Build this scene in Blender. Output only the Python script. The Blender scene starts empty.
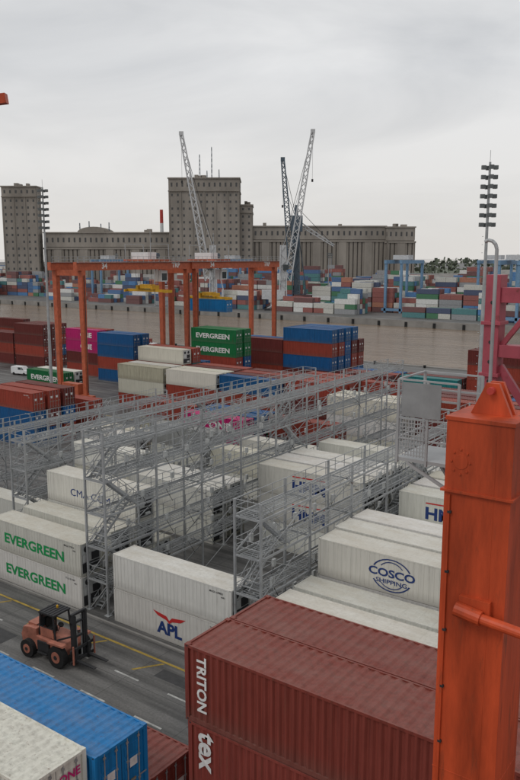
import bpy, math, random
from mathutils import Vector, Matrix
R=random.Random(7)
AL=math.radians(36)
def W(X,Y,z=0): # view-bearing frame -> yard frame (pure rotation)
    return Vector((X*math.cos(AL)-Y*math.sin(AL), X*math.sin(AL)+Y*math.cos(AL), z))
col=bpy.context.scene.collection
# ---------------------------------------------------------------- materials
def nt(name):
    m=bpy.data.materials.new(name); m.use_nodes=True
    t=m.node_tree; b=t.nodes['Principled BSDF']; return m,t,b
def simple(name,c,rough=.6,metal=0,var=.25,scale=1.5,bump=0,stretch=(1,1,1),rust=0,rc=(.09,.035,.015),spec=.35):
    m,t,b=nt(name); N=t.nodes; L=t.links
    tc=N.new('ShaderNodeTexCoord'); mp=N.new('ShaderNodeMapping'); mp.inputs['Scale'].default_value=stretch
    L.new(tc.outputs['Object'],mp.inputs[0])
    n=N.new('ShaderNodeTexNoise'); n.inputs['Scale'].default_value=scale; n.inputs['Detail'].default_value=6; n.inputs['Roughness'].default_value=.65
    L.new(mp.outputs[0],n.inputs['Vector'])
    mr=N.new('ShaderNodeMapRange'); mr.inputs[1].default_value=.3; mr.inputs[2].default_value=.7; mr.inputs[3].default_value=1-var; mr.inputs[4].default_value=1+var*.6
    L.new(n.outputs['Fac'],mr.inputs[0])
    mx=N.new('ShaderNodeMix'); mx.data_type='RGBA'; mx.blend_type='MULTIPLY'; mx.inputs[0].default_value=1
    mx.inputs[6].default_value=(*c,1); L.new(mr.outputs[0],mx.inputs[7])
    out=mx.outputs[2]
    if rust>0:
        n2=N.new('ShaderNodeTexNoise'); n2.inputs['Scale'].default_value=scale*2.3; n2.inputs['Detail'].default_value=8; n2.inputs['Roughness'].default_value=.7
        L.new(mp.outputs[0],n2.inputs['Vector'])
        r=N.new('ShaderNodeMapRange'); r.inputs[1].default_value=.66-.1*rust; r.inputs[2].default_value=.74
        L.new(n2.outputs['Fac'],r.inputs[0])
        m2=N.new('ShaderNodeMix'); m2.data_type='RGBA'; m2.inputs[7].default_value=(*rc,1)
        L.new(r.outputs[0],m2.inputs[0]); L.new(out,m2.inputs[6]); out=m2.outputs[2]
    L.new(out,b.inputs['Base Color'])
    b.inputs['Roughness'].default_value=rough; b.inputs['Metallic'].default_value=metal; b.inputs['Specular IOR Level'].default_value=spec
    if bump:
        bp=N.new('ShaderNodeBump'); bp.inputs['Strength'].default_value=bump; bp.inputs['Distance'].default_value=.1
        L.new(n.outputs['Fac'],bp.inputs['Height']); L.new(bp.outputs[0],b.inputs['Normal'])
    return m
def container_paint(name,lo,rustlo,rustamt,dust,dustc,spec):
    m,t,b=nt(name); N=t.nodes; L=t.links
    oi=N.new('ShaderNodeObjectInfo'); tc=N.new('ShaderNodeTexCoord')
    add=N.new('ShaderNodeVectorMath'); add.operation='ADD'
    mul=N.new('ShaderNodeMath'); mul.operation='MULTIPLY'; mul.inputs[1].default_value=50
    L.new(oi.outputs['Random'],mul.inputs[0]); L.new(tc.outputs['Object'],add.inputs[0]); L.new(mul.outputs[0],add.inputs[1])
    mp=N.new('ShaderNodeMapping'); mp.inputs['Scale'].default_value=(3.2,3.2,.2); L.new(add.outputs[0],mp.inputs[0])
    n=N.new('ShaderNodeTexNoise'); n.inputs['Scale'].default_value=1.6; n.inputs['Detail'].default_value=7; n.inputs['Roughness'].default_value=.65; L.new(mp.outputs[0],n.inputs['Vector'])
    mr=N.new('ShaderNodeMapRange'); mr.inputs[1].default_value=.3; mr.inputs[2].default_value=.55; mr.inputs[3].default_value=lo; mr.inputs[4].default_value=1.0; L.new(n.outputs['Fac'],mr.inputs[0])
    mx=N.new('ShaderNodeMix'); mx.data_type='RGBA'; mx.blend_type='MULTIPLY'; mx.inputs[0].default_value=1
    L.new(oi.outputs['Color'],mx.inputs[6]); L.new(mr.outputs[0],mx.inputs[7])
    so=N.new('ShaderNodeSeparateXYZ'); L.new(tc.outputs['Object'],so.inputs[0])
    gz=N.new('ShaderNodeMapRange'); gz.inputs[1].default_value=.1; gz.inputs[2].default_value=.8; gz.inputs[3].default_value=.6; gz.inputs[4].default_value=0; L.new(so.outputs['Z'],gz.inputs[0])
    gm=N.new('ShaderNodeMath'); gm.operation='MULTIPLY'; L.new(gz.outputs[0],gm.inputs[0]); L.new(n.outputs['Fac'],gm.inputs[1])
    mg=N.new('ShaderNodeMix'); mg.data_type='RGBA'; mg.inputs[7].default_value=(.10,.085,.07,1); L.new(gm.outputs[0],mg.inputs[0]); L.new(mx.outputs[2],mg.inputs[6])
    n2=N.new('ShaderNodeTexNoise'); n2.inputs['Scale'].default_value=1.7; n2.inputs['Detail'].default_value=10; n2.inputs['Roughness'].default_value=.72; L.new(mp.outputs[0],n2.inputs['Vector'])
    r=N.new('ShaderNodeMapRange'); r.inputs[1].default_value=rustlo; r.inputs[2].default_value=rustlo+.11; r.inputs[4].default_value=rustamt; L.new(n2.outputs['Fac'],r.inputs[0])
    m2=N.new('ShaderNodeMix'); m2.data_type='RGBA'; m2.inputs[7].default_value=(.12,.05,.028,1)
    L.new(r.outputs[0],m2.inputs[0]); L.new(mg.outputs[2],m2.inputs[6])
    # scuffs: pale scraped patches
    mp5=N.new('ShaderNodeMapping'); mp5.inputs['Scale'].default_value=(.6,.6,3.5); L.new(add.outputs[0],mp5.inputs[0])
    n5=N.new('ShaderNodeTexNoise'); n5.inputs['Scale'].default_value=2.2; n5.inputs['Detail'].default_value=10; n5.inputs['Roughness'].default_value=.8; L.new(mp5.outputs[0],n5.inputs['Vector'])
    r5=N.new('ShaderNodeMapRange'); r5.inputs[1].default_value=.66; r5.inputs[2].default_value=.72; r5.inputs[4].default_value=.4; L.new(n5.outputs['Fac'],r5.inputs[0])
    m5=N.new('ShaderNodeMix'); m5.data_type='RGBA'; m5.inputs[7].default_value=(.30,.27,.24,1); L.new(r5.outputs[0],m5.inputs[0]); L.new(m2.outputs[2],m5.inputs[6])
    g=N.new('ShaderNodeNewGeometry'); sx=N.new('ShaderNodeSeparateXYZ'); L.new(g.outputs['Normal'],sx.inputs[0])
    mp3=N.new('ShaderNodeMapping'); mp3.inputs['Scale'].default_value=(.5,1.3,1); L.new(add.outputs[0],mp3.inputs[0])
    n3=N.new('ShaderNodeTexNoise'); n3.inputs['Scale'].default_value=.9; n3.inputs['Detail'].default_value=9; n3.inputs['Roughness'].default_value=.75; L.new(mp3.outputs[0],n3.inputs['Vector'])
    r3=N.new('ShaderNodeMapRange'); r3.inputs[1].default_value=.38; r3.inputs[2].default_value=.7; r3.inputs[3].default_value=dust*.15; r3.inputs[4].default_value=dust; L.new(n3.outputs['Fac'],r3.inputs[0])
    rz=N.new('ShaderNodeMapRange'); rz.inputs[1].default_value=.5; rz.inputs[2].default_value=.8; L.new(sx.outputs['Z'],rz.inputs[0])
    mm=N.new('ShaderNodeMath'); mm.operation='MULTIPLY'; L.new(r3.outputs[0],mm.inputs[0]); L.new(rz.outputs[0],mm.inputs[1])
    m3=N.new('ShaderNodeMix'); m3.data_type='RGBA'; m3.inputs[7].default_value=(*dustc,1)
    L.new(mm.outputs[0],m3.inputs[0]); L.new(m5.outputs[2],m3.inputs[6])
    L.new(m3.outputs[2],b.inputs['Base Color']); b.inputs['Roughness'].default_value=.58; b.inputs['Specular IOR Level'].default_value=spec
    n4=N.new('ShaderNodeTexNoise'); n4.inputs['Scale'].default_value=1.1; n4.inputs['Detail'].default_value=2; L.new(add.outputs[0],n4.inputs['Vector'])
    bp=N.new('ShaderNodeBump'); bp.inputs['Strength'].default_value=.45; bp.inputs['Distance'].default_value=.08; L.new(n4.outputs['Fac'],bp.inputs['Height']); L.new(bp.outputs[0],b.inputs['Normal'])
    return m
M={}
M['paint']=container_paint('container_paint',.66,.585,.7,.30,(.26,.21,.18),.25)
M['paintW']=container_paint('reefer_paint',.82,.62,.5,.6,(.40,.345,.26),.35)
M['dark']=simple('dark_steel',(.03,.03,.032),.6)
M['galv']=simple('galvanised_steel',(.36,.37,.375),.5,.2,var=.25,scale=.8,rust=.2)
M['galv2']=simple('grating_steel',(.27,.28,.285),.6,.2)
M['bar']=simple('lock_bar',(.35,.36,.36),.45,.4)
M['unit']=simple('reefer_unit_grey',(.5,.51,.5),.5)
M['orange']=simple('crane_orange',(.43,.10,.045),.55,var=.3,rust=.5)
M['rust_orange']=simple('ship_crane_orange',(.47,.066,.02),.5,var=.5,scale=.9,rust=.9,bump=.14,stretch=(1.8,1.8,.3),rc=(.16,.04,.018))
M['pink']=simple('faded_red_paint',(.36,.07,.095),.5,rust=.7)
M['yellow']=simple('yellow_paint',(.60,.33,.02),.5)
M['white']=simple('white_paint',(.66,.67,.67),.5,var=.12)
M['black']=simple('rubber',(.018,.018,.018),.85)
M['glass']=simple('dark_glass',(.03,.04,.045),.1,var=.05,spec=.5)
M['fork']=simple('forklift_paint',(.42,.16,.11),.5,var=.35,rust=.5)
M['lamp']=simple('lamp_housing',(.13,.14,.14),.5)
M['conc']=simple('quay_concrete',(.24,.23,.215),.85,var=.3,scale=.15)
M['patch']=simple('asphalt_patch',(.055,.055,.056),.8,var=.3,scale=1.5)
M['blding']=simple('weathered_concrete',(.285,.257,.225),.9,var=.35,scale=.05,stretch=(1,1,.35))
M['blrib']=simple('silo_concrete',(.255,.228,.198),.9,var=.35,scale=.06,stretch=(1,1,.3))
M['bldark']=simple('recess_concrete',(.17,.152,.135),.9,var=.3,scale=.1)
M['win']=simple('window_dark',(.07,.07,.07),.5,var=.2)
M['craneW']=simple('crane_white',(.50,.51,.52),.5)
M['craneD']=simple('crane_slate',(.08,.11,.14),.5)
M['craneB']=simple('crane_blue',(.15,.27,.41),.5)
M['red']=simple('red_paint',(.45,.05,.04),.5)
M['deck']=simple('deck_paint',(.13,.045,.035),.7,rust=.5)
M['hull']=simple('hull_paint',(.03,.05,.09),.6)
M['tgreen']=simple('text_green',(.01,.28,.08),.5,var=.15,scale=5)
M['tnavy']=simple('text_navy',(.015,.04,.16),.5,var=.15,scale=5)
M['tblack']=simple('text_black',(.03,.03,.035),.5,var=.1)
M['twhite']=simple('text_white',(.66,.66,.64),.5,var=.25,scale=4)
M['tred']=simple('text_red',(.5,.03,.03),.5,var=.1)
M['lineY']=simple('road_paint_yellow',(.36,.25,.05),.7,var=.5,scale=1.2,rust=.8,rc=(.09,.085,.08))
M['lineW']=simple('road_paint_white',(.42,.42,.40),.7,var=.5,scale=1.2,rust=.8,rc=(.09,.09,.09))
def ground_mat():
    m,t,b=nt('yard_asphalt'); N=t.nodes; L=t.links
    tc=N.new('ShaderNodeTexCoord')
    n=N.new('ShaderNodeTexNoise'); n.inputs['Scale'].default_value=.06; n.inputs['Detail'].default_value=10; n.inputs['Roughness'].default_value=.7; L.new(tc.outputs['Object'],n.inputs['Vector'])
    n2=N.new('ShaderNodeTexNoise'); n2.inputs['Scale'].default_value=6; n2.inputs['Detail'].default_value=8; n2.inputs['Roughness'].default_value=.7; L.new(tc.outputs['Object'],n2.inputs['Vector'])
    mp=N.new('ShaderNodeMapping'); mp.inputs['Scale'].default_value=(.05,1.1,1); L.new(tc.outputs['Object'],mp.inputs[0])
    n3=N.new('ShaderNodeTexNoise'); n3.inputs['Scale'].default_value=1.1; n3.inputs['Detail'].default_value=6; L.new(mp.outputs[0],n3.inputs['Vector'])
    cr=N.new('ShaderNodeValToRGB'); cr.color_ramp.elements[0].position=.32; cr.color_ramp.elements[0].color=(.075,.075,.075,1); cr.color_ramp.elements[1].position=.68; cr.color_ramp.elements[1].color=(.19,.183,.172,1); L.new(n.outputs['Fac'],cr.inputs[0])
    a=N.new('ShaderNodeMapRange'); a.inputs[1].default_value=.38;a.inputs[2].default_value=.6;a.inputs[3].default_value=.5;a.inputs[4].default_value=1.15; L.new(n3.outputs['Fac'],a.inputs[0])
    c=N.new('ShaderNodeMapRange'); c.inputs[1].default_value=.3;c.inputs[2].default_value=.7;c.inputs[3].default_value=.7;c.inputs[4].default_value=1.25; L.new(n2.outputs['Fac'],c.inputs[0])
    mu=N.new('ShaderNodeMath'); mu.operation='MULTIPLY'; L.new(a.outputs[0],mu.inputs[0]); L.new(c.outputs[0],mu.inputs[1])
    br=N.new('ShaderNodeTexBrick'); br.offset=0; br.inputs['Scale'].default_value=1; br.inputs['Mortar Size'].default_value=.035; br.inputs['Brick Width'].default_value=7.5; br.inputs['Row Height'].default_value=5
    br.inputs['Color1'].default_value=(1,1,1,1);br.inputs['Color2'].default_value=(.86,.86,.86,1);br.inputs['Mortar'].default_value=(.55,.55,.55,1); L.new(tc.outputs['Object'],br.inputs['Vector'])
    m0=N.new('ShaderNodeMix'); m0.data_type='RGBA'; m0.blend_type='MULTIPLY'; m0.inputs[0].default_value=1; L.new(cr.outputs[0],m0.inputs[6]); L.new(br.outputs['Color'],m0.inputs[7])
    mx=N.new('ShaderNodeMix'); mx.data_type='RGBA'; mx.blend_type='MULTIPLY'; mx.inputs[0].default_value=1; L.new(m0.outputs[2],mx.inputs[6]); L.new(mu.outputs[0],mx.inputs[7])
    L.new(mx.outputs[2],b.inputs['Base Color'])
    rr=N.new('ShaderNodeMapRange'); rr.inputs[1].default_value=.35;rr.inputs[2].default_value=.65;rr.inputs[3].default_value=.4;rr.inputs[4].default_value=.85; L.new(n.outputs['Fac'],rr.inputs[0]); L.new(rr.outputs[0],b.inputs['Roughness'])
    return m
M['ground']=ground_mat()
def water_mat():
    m,t,b=nt('river_water'); N=t.nodes; L=t.links
    tc=N.new('ShaderNodeTexCoord'); mp=N.new('ShaderNodeMapping'); mp.inputs['Scale'].default_value=(.35,1,1); mp.inputs['Rotation'].default_value=(0,0,.25); L.new(tc.outputs['Object'],mp.inputs[0])
    n=N.new('ShaderNodeTexNoise'); n.inputs['Scale'].default_value=.28; n.inputs['Detail'].default_value=9; n.inputs['Roughness'].default_value=.65; L.new(mp.outputs[0],n.inputs['Vector'])
    mp2=N.new('ShaderNodeMapping'); mp2.inputs['Scale'].default_value=(.15,1,1); L.new(tc.outputs['Object'],mp2.inputs[0])
    n2=N.new('ShaderNodeTexNoise'); n2.inputs['Scale'].default_value=.06; n2.inputs['Detail'].default_value=8; n2.inputs['Roughness'].default_value=.65; L.new(mp2.outputs[0],n2.inputs['Vector'])
    cr=N.new('ShaderNodeValToRGB'); cr.color_ramp.elements[0].position=.35; cr.color_ramp.elements[0].color=(.165,.118,.08,1); cr.color_ramp.elements[1].position=.65; cr.color_ramp.elements[1].color=(.245,.182,.13,1); L.new(n2.outputs['Fac'],cr.inputs[0]); L.new(cr.outputs[0],b.inputs['Base Color'])
    bp=N.new('ShaderNodeBump'); bp.inputs['Distance'].default_value=1.0; bp.inputs['Strength'].default_value=.75; L.new(n.outputs['Fac'],bp.inputs['Height']); L.new(bp.outputs[0],b.inputs['Normal'])
    b.inputs['Roughness'].default_value=.1; b.inputs['IOR'].default_value=1.33
    return m
M['water']=water_mat()
def foliage_mat():
    m,t,b=nt('foliage'); N=t.nodes; L=t.links
    tc=N.new('ShaderNodeTexCoord'); n=N.new('ShaderNodeTexNoise'); n.inputs['Scale'].default_value=.2; L.new(tc.outputs['Object'],n.inputs['Vector'])
    cr=N.new('ShaderNodeValToRGB'); cr.color_ramp.elements[0].position=.35; cr.color_ramp.elements[0].color=(.06,.075,.05,1); cr.color_ramp.elements[1].position=.65; cr.color_ramp.elements[1].color=(.12,.135,.095,1); L.new(n.outputs['Fac'],cr.inputs[0]); L.new(cr.outputs[0],b.inputs['Base Color']); b.inputs['Roughness'].default_value=.9
    return m
M['foliage']=foliage_mat()
# ---------------------------------------------------------------- mesh builder
class MB:
    def __init__(s): s.v=[];s.f=[];s.mi=[];s.mats=[]
    def m(s,k):
        if k not in s.mats: s.mats.append(k)
        return s.mats.index(k)
    def face(s,pts,k):
        i=len(s.v); s.v.extend([tuple(p) for p in pts]); s.f.append(tuple(range(i,i+len(pts)))); s.mi.append(s.m(k))
    def hexa(s,c,k):
        i=len(s.v); s.v.extend([tuple(p) for p in c]); mi=s.m(k)
        for q in ((0,3,2,1),(4,5,6,7),(0,1,5,4),(1,2,6,5),(2,3,7,6),(3,0,4,7)):
            s.f.append(tuple(i+j for j in q)); s.mi.append(mi)
    def box(s,x0,y0,z0,x1,y1,z1,k):
        s.hexa([(x0,y0,z0),(x1,y0,z0),(x1,y1,z0),(x0,y1,z0),(x0,y0,z1),(x1,y0,z1),(x1,y1,z1),(x0,y1,z1)],k)
    def beam(s,p,q,w,h,k,up=(0,0,1)):
        p=Vector(p);q=Vector(q);d=(q-p)
        if d.length<1e-6:return
        d.normalize();u=Vector(up)
        if abs(d.dot(u))>.98:u=Vector((1,0,0))
        sd=d.cross(u).normalized();u=sd.cross(d).normalized()
        a=sd*w/2;b=u*h/2
        s.hexa([p-a-b,p+a-b,q+a-b,q-a-b,p-a+b,p+a+b,q+a+b,q-a+b],k)
    def tube(s,p,q,r,k,n=8,r2=None):
        p=Vector(p);q=Vector(q);d=(q-p).normalized();r2=r if r2 is None else r2
        u=Vector((0,0,1)) if abs(d.z)<.9 else Vector((1,0,0))
        sd=d.cross(u).normalized();u=sd.cross(d)
        i=len(s.v);mi=s.m(k)
        for j in range(n):
            a=2*math.pi*j/n;o=sd*math.cos(a)+u*math.sin(a)
            s.v.append(tuple(p+o*r));s.v.append(tuple(q+o*r2))
        for j in range(n):
            j2=(j+1)%n;s.f.append((i+2*j,i+2*j2,i+2*j2+1,i+2*j+1));s.mi.append(mi)
        s.f.append(tuple(i+2*j for j in range(n))[::-1]);s.mi.append(mi)
        s.f.append(tuple(i+2*j+1 for j in range(n)));s.mi.append(mi)
    def prism(s,poly,y0,y1,k): # poly in xz
        n=len(poly);i=len(s.v);mi=s.m(k)
        s.v.extend([(x,y0,z) for x,z in poly]);s.v.extend([(x,y1,z) for x,z in poly])
        s.f.append(tuple(range(i,i+n)));s.mi.append(mi);s.f.append(tuple(range(i+n,i+2*n))[::-1]);s.mi.append(mi)
        for j in range(n):
            j2=(j+1)%n;s.f.append((i+j2,i+j,i+n+j,i+n+j2));s.mi.append(mi)
    def lattice(s,p,q,w,k,n=10,th=.25,w2=None):
        p=Vector(p);q=Vector(q);d=(q-p).normalized();u=Vector((0,0,1)) if abs(d.z)<.9 else Vector((0,1,0))
        sd=d.cross(u).normalized();u=sd.cross(d);w2=w2 or w
        cs=[(1,1),(1,-1),(-1,-1),(-1,1)]
        def P(t,c): ww=(w+(w2-w)*t)/2;return p+(q-p)*t+sd*c[0]*ww+u*c[1]*ww
        for c in cs:s.beam(P(0,c),P(1,c),th,th,k)
        for i in range(n):
            for j in range(4):
                a,b=(cs[j],cs[(j+1)%4]) if i%2 else (cs[(j+1)%4],cs[j])
                s.beam(P(i/n,a),P((i+1)/n,b),th*.6,th*.6,k)
    def mesh(s,name):
        me=bpy.data.meshes.new(name);me.from_pydata(s.v,[],s.f)
        for k in s.mats:me.materials.append(M[k])
        me.polygons.foreach_set('material_index',s.mi);me.update();return me
    def obj(s,name,loc=(0,0,0),rz=0,parent=None,bevel=0):
        o=bpy.data.objects.new(name,s.mesh(name));col.objects.link(o);o.location=loc;o.rotation_euler=(0,0,rz)
        if parent:o.parent=parent
        if bevel:
            b=o.modifiers.new('bevel','BEVEL');b.width=bevel;b.segments=2;b.limit_method='ANGLE'
        return o
def text(parent,s,size,loc,mat,rot=(math.pi/2,0,0),bold=.02,name='marking',sx=1):
    c=bpy.data.curves.new(name,'FONT');c.body=s;c.size=size;c.align_x='CENTER';c.align_y='CENTER';c.offset=bold*size;c.resolution_u=3
    c.materials.append(M[mat]);o=bpy.data.objects.new(name,c);col.objects.link(o);o.location=loc;o.rotation_euler=rot;o.parent=parent;o.scale=(sx,1,1)
    return o
# ---------------------------------------------------------------- containers
CW=2.44
def cont_mesh(L,H,kind):
    b=MB();hl=L/2;hw=CW/2;K='paint' if kind=='dry' else 'paintW'
    p=.17
    for sx in(-1,1):
        for sy in(-1,1):
            x=sx*hl;y=sy*hw
            b.box(min(x,x-sx*p),min(y,y-sy*p),.12,max(x,x-sx*p),max(y,y-sy*p),H-.12,K)
            for z0,z1 in((0,.12),(H-.12,H)):
                b.box(min(x,x-sx*.2),min(y,y-sy*.18),z0,max(x,x-sx*.2),max(y,y-sy*.18),z1,K)
                b.box(min(x-sx*.06,x-sx*.14),min(y,y+sy*.003),z0+.035,max(x-sx*.06,x-sx*.14),max(y,y+sy*.003),z0+.085,'dark')
    for sy in(-1,1):
        y=sy*hw
        b.box(-hl+.2,min(y,y-sy*.07),.02,hl-.2,max(y,y-sy*.07),.18,K)
        b.box(-hl+.2,min(y,y-sy*.07),H-.12,hl-.2,max(y,y-sy*.07),H-.02,K)
    for sx in(-1,1):
        x=sx*hl
        b.box(min(x,x-sx*.1),-hw+.18,.02,max(x,x-sx*.1),hw-.18,.18,K)
        b.box(min(x,x-sx*.1),-hw+.18,H-.13,max(x,x-sx*.1),hw-.18,H-.02,K)
    b.face([(-hl,-hw+.02,.1),(hl,-hw+.02,.1),(hl,hw-.02,.1),(-hl,hw-.02,.1)],'dark')
    def prof(x0,x1,pitch,dep):
        n=max(2,round((x1-x0)/pitch));pt=(x1-x0)/n;r=[]
        for i in range(n):
            x=x0+i*pt
            if kind=='dry': r+=[(x,dep),(x+pt*.26,dep),(x+pt*.5,0),(x+pt*.76,0)]
            else: r+=[(x,dep),(x+pt*.10,dep),(x+pt*.14,0),(x+pt*.86,0),(x+pt*.90,dep)]
        r.append((x1,dep));return r
    pitch,dep=(.28,.06) if kind=='dry' else (.38,.018)
    off=.012
    pr=prof(-hl+p,hl-p,pitch,dep)
    for sy in(-1,1):
        for (x0,d0),(x1,d1) in zip(pr,pr[1:]):
            q=[(x0,sy*(hw-off-d0),.18),(x1,sy*(hw-off-d1),.18),(x1,sy*(hw-off-d1),H-.12),(x0,sy*(hw-off-d0),H-.12)]
            b.face(q if sy<0 else q[::-1],K)
    pr=prof(-hl+.1,hl-.1,.40 if kind=='dry' else 1.2,.045 if kind=='dry' else .015)
    for (x0,d0),(x1,d1) in zip(pr,pr[1:]):
        b.face([(x0,-hw+.07,H-.025-d0),(x1,-hw+.07,H-.025-d1),(x1,hw-.07,H-.025-d1),(x0,hw-.07,H-.025-d0)],K)
    x=-hl+.05
    n=9;yy=-hw+.17;st=(CW-.34)/n
    for i in range(n):
        a=[yy+i*st,yy+(i+.26)*st,yy+(i+.5)*st,yy+(i+.76)*st,yy+(i+1)*st];d=[.05,.05,0,0,.05]
        for j in range(4):
            b.face([(x+d[j],a[j],.18),(x+d[j+1],a[j+1],.18),(x+d[j+1],a[j+1],H-.13),(x+d[j],a[j],H-.13)][::-1],K)
    x=hl
    if kind=='dry':
        for s in(-1,1):
            y0,y1=(-hw+.18,-.015) if s<0 else(.015,hw-.18)
            b.box(x-.1,y0,.2,x-.055,y1,H-.15,K)
            for k in range(5):
                z=.32+k*(H-.6)/5
                b.box(x-.055,y0+.12,z,x-.035,y1-.12,z+(H-.6)/5-.12,K)
            for yb in((y0+y1)/2-.27,(y0+y1)/2+.27):
                b.tube((x-.012,yb,.1),(x-.012,yb,H-.08),.022,'bar',6)
                for z in(.25,1.0,H-1.0,H-.28): b.box(x-.035,yb-.05,z,x+.008,yb+.05,z+.07,'bar')
                b.box(x-.005,yb-.02,1.12,x+.02,yb+.32,1.16,'bar')
            b.box(x-.034,(y0+y1)/2-.15,H*.56,x-.03,(y0+y1)/2+.2,H*.56+.34,'twhite')
            b.box(x-.034,(y0+y1)/2-.12,H*.36,x-.03,(y0+y1)/2+.12,H*.36+.12,'lineY')
        b.box(x-.09,-.015,.2,x-.07,.015,H-.15,'dark')
    else:
        b.box(x-.12,-hw+.17,.18,x-.1,hw-.17,H-.13,'unit')
        b.box(x-.1,-hw+.25,H-1.0,x-.05,hw-.25,H-.2,'unit')
        for s in(-.5,.5):
            b.tube((x-.06,s,H-.6),(x-.03,s,H-.6),.27,'dark',16)
        b.box(x-.1,-hw+.3,.25,x-.04,hw-.3,1.1,'dark')
        b.box(x-.1,-hw+.3,1.2,x-.03,-.1,1.85,'unit'); b.box(x-.1,.1,1.2,x-.05,hw-.3,1.85,'dark')
        b.tube((x-.02,0,.5),(x-.02,.6,.5),.16,'unit',10)
    return b.mesh('container_%s_%d'%(kind,int(L)))
CM={}
def cmesh(L,H,kind):
    k=(L,H,kind)
    if k not in CM:CM[k]=cont_mesh(L,H,kind)
    return CM[k]
C={'W':(.67,.67,.64),'w':(.54,.53,.47),'G':(.008,.16,.05),'B':(.01,.10,.28),'b':(.008,.17,.44),'M':(.14,.028,.025),'R':(.29,.05,.032),'P':(.46,.015,.15),'O':(.42,.13,.05),'T':(.02,.19,.20),'g':(.26,.27,.28),'N':(.02,.045,.13),'Y':(.45,.29,.06),'t':(.215,.047,.036),'c':(.40,.39,.31)}
def cont(a0,b0,z,colr,L=12.19,H=2.9,kind=None,mark=None,jit=.06):
    if kind is None: kind='reefer' if colr in 'Ww' else 'dry'
    nm='reefer_container' if kind=='reefer' else 'shipping_container'
    o=bpy.data.objects.new(nm,cmesh(L,H,kind));col.objects.link(o)
    o.location=(a0+L/2+R.uniform(-jit,jit),b0+CW/2+R.uniform(-jit,jit)*.4,z)
    c=C[colr];f=R.uniform(.84,1.08);o.color=(min(c[0]*f,.78),min(c[1]*f*R.uniform(.97,1),.78),min(c[2]*f*R.uniform(.91,1),.78),1)
    y=-CW/2-.004
    if mark=='EVG':
        text(o,'EVERGREEN',1.25 if kind=='reefer' else 1.4,(-.1,y,1.3),'tgreen' if kind=='reefer' else 'twhite',bold=.03,sx=1.25)
    elif mark=='APL':
        text(o,'APL',1.35,(0,y,.95),'tnavy',bold=.04,sx=1.1)
        b=MB()
        b.prism([(-1.7,2.25),(-.3,2.05),(0,1.75),(.3,2.05),(1.7,2.25),(1.2,1.9),(.3,1.72),(0,1.5),(-.3,1.72),(-1.2,1.9)],y-.004,y,'tred');b.obj('emblem',parent=o)
    elif mark=='CMA':
        text(o,'CMA CGM',1.0,(.1,y,1.3),'tnavy',bold=.0,sx=1.2)
        b=MB();b.prism([(3.5,.9),(4.2,1.8),(4.35,1.8),(3.7,.9)],y-.004,y,'tred');b.obj('emblem',parent=o)
    elif mark in('HMM','HMM2'):
        xo=-1.6 if mark=='HMM2' else 0
        text(o,'HMM',1.5,(xo,y,1.25),'tnavy',bold=.035,sx=1.15)
        b=MB();b.prism([(-1.9+xo,2.15),(1.9+xo,2.25),(1.9+xo,2.37),(-1.9+xo,2.27)],y-.004,y,'tred');b.obj('emblem',parent=o)
    elif mark=='COSCO':
        text(o,'COSCO',.8,(0,y,1.5),'tnavy',bold=.03,sx=1.3);text(o,'SHIPPING',.45,(0,y,.88),'tnavy',bold=.02,sx=1.3)
        b=MB()
        for q0,q1,zr in((1.5,1.62,1.2),(1.05,1.12,1.0)):
            for k in range(28):
                a=2*math.pi*k/28;a2=2*math.pi*(k+1)/28
                if abs(math.sin((a+a2)/2))<(.38 if q0>1.2 else .62): continue
                b.face([(q0*math.cos(a),y,1.4+.95*zr*math.sin(a)),(q1*math.cos(a),y,1.4+1.02*zr*math.sin(a)),(q1*math.cos(a2),y,1.4+1.02*zr*math.sin(a2)),(q0*math.cos(a2),y,1.4+.95*zr*math.sin(a2))],'tnavy')
        b.obj('emblem',parent=o)
    elif mark=='TRITON': text(o,'TRITON',.58,(-L/2+.75,y,1.55),'twhite',rot=(math.pi/2,math.radians(90),0),bold=.03,sx=1.0)
    elif mark=='TEX':
        text(o,'tex',1.1,(-L/2+.85,y,1.95),'twhite',rot=(math.pi/2,math.radians(90),0),bold=.03)
    elif mark=='ONE': text(o,'ONE',1.7,(1.5,y,1.45),'twhite',bold=.03,sx=1.2)
    elif mark=='ONEend':
        text(o,'ONE',.42,(L/2+.01,.5,2.3),'P_t',rot=(math.pi/2,0,math.pi/2),bold=.03)
    if mark not in('TRITON','TEX') and z<20 and b0<95:
        text(o,'%s %d'%(R.choice(('MAGU','EGHU','TCLU','SUDU')),R.randint(200000,999999)),.21,(L/2-1.4,y,H-.45),'tblack' if kind=='reefer' else 'twhite',bold=.01,name='id_number')
        text(o,'45R1' if kind=='reefer' else '45G1',.18,(L/2-.75,y,H-.72),'tblack' if kind=='reefer' else 'twhite',bold=.01,name='size_code')
    return o
M['P_t']=simple('text_magenta',(.5,.02,.16),.5)
def stack(a0,b0,spec,z0=0,L=12.19,H=2.9,marks=None,kind=None):
    for i,c in enumerate(spec):
        cont(a0,b0,z0+i*(H+.004),c,L,H,kind,(marks or {}).get(i))
RB=41.4;RP=2.9
c1,c2,c3=-61.0,-45.0,-29.2
def row(i):return RB+RP*i
stack(c1+.75,row(0)-.8,'WW',marks={0:'EVG',1:'EVG'})
stack(c1+.5,row(1),'WW'); stack(c1+.6,row(2),'WWW',marks={2:'CMA'}); stack(c1,row(3),'w')
stack(c1,row(6),'WW');stack(c1,row(7),'wW');stack(c1,row(11),'Ww');stack(c1,row(13),'wW')
stack(c2+.5,row(0)-.5,'WW',marks={0:'APL'})
stack(c2,row(7),'WWW',marks={1:'HMM',2:'HMM'});stack(c2,row(8),'WWW');stack(c2,row(9),'WwW');stack(c2,row(10),'wW');stack(c2,row(11),'WWW');stack(c2,row(13),'WW')
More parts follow.
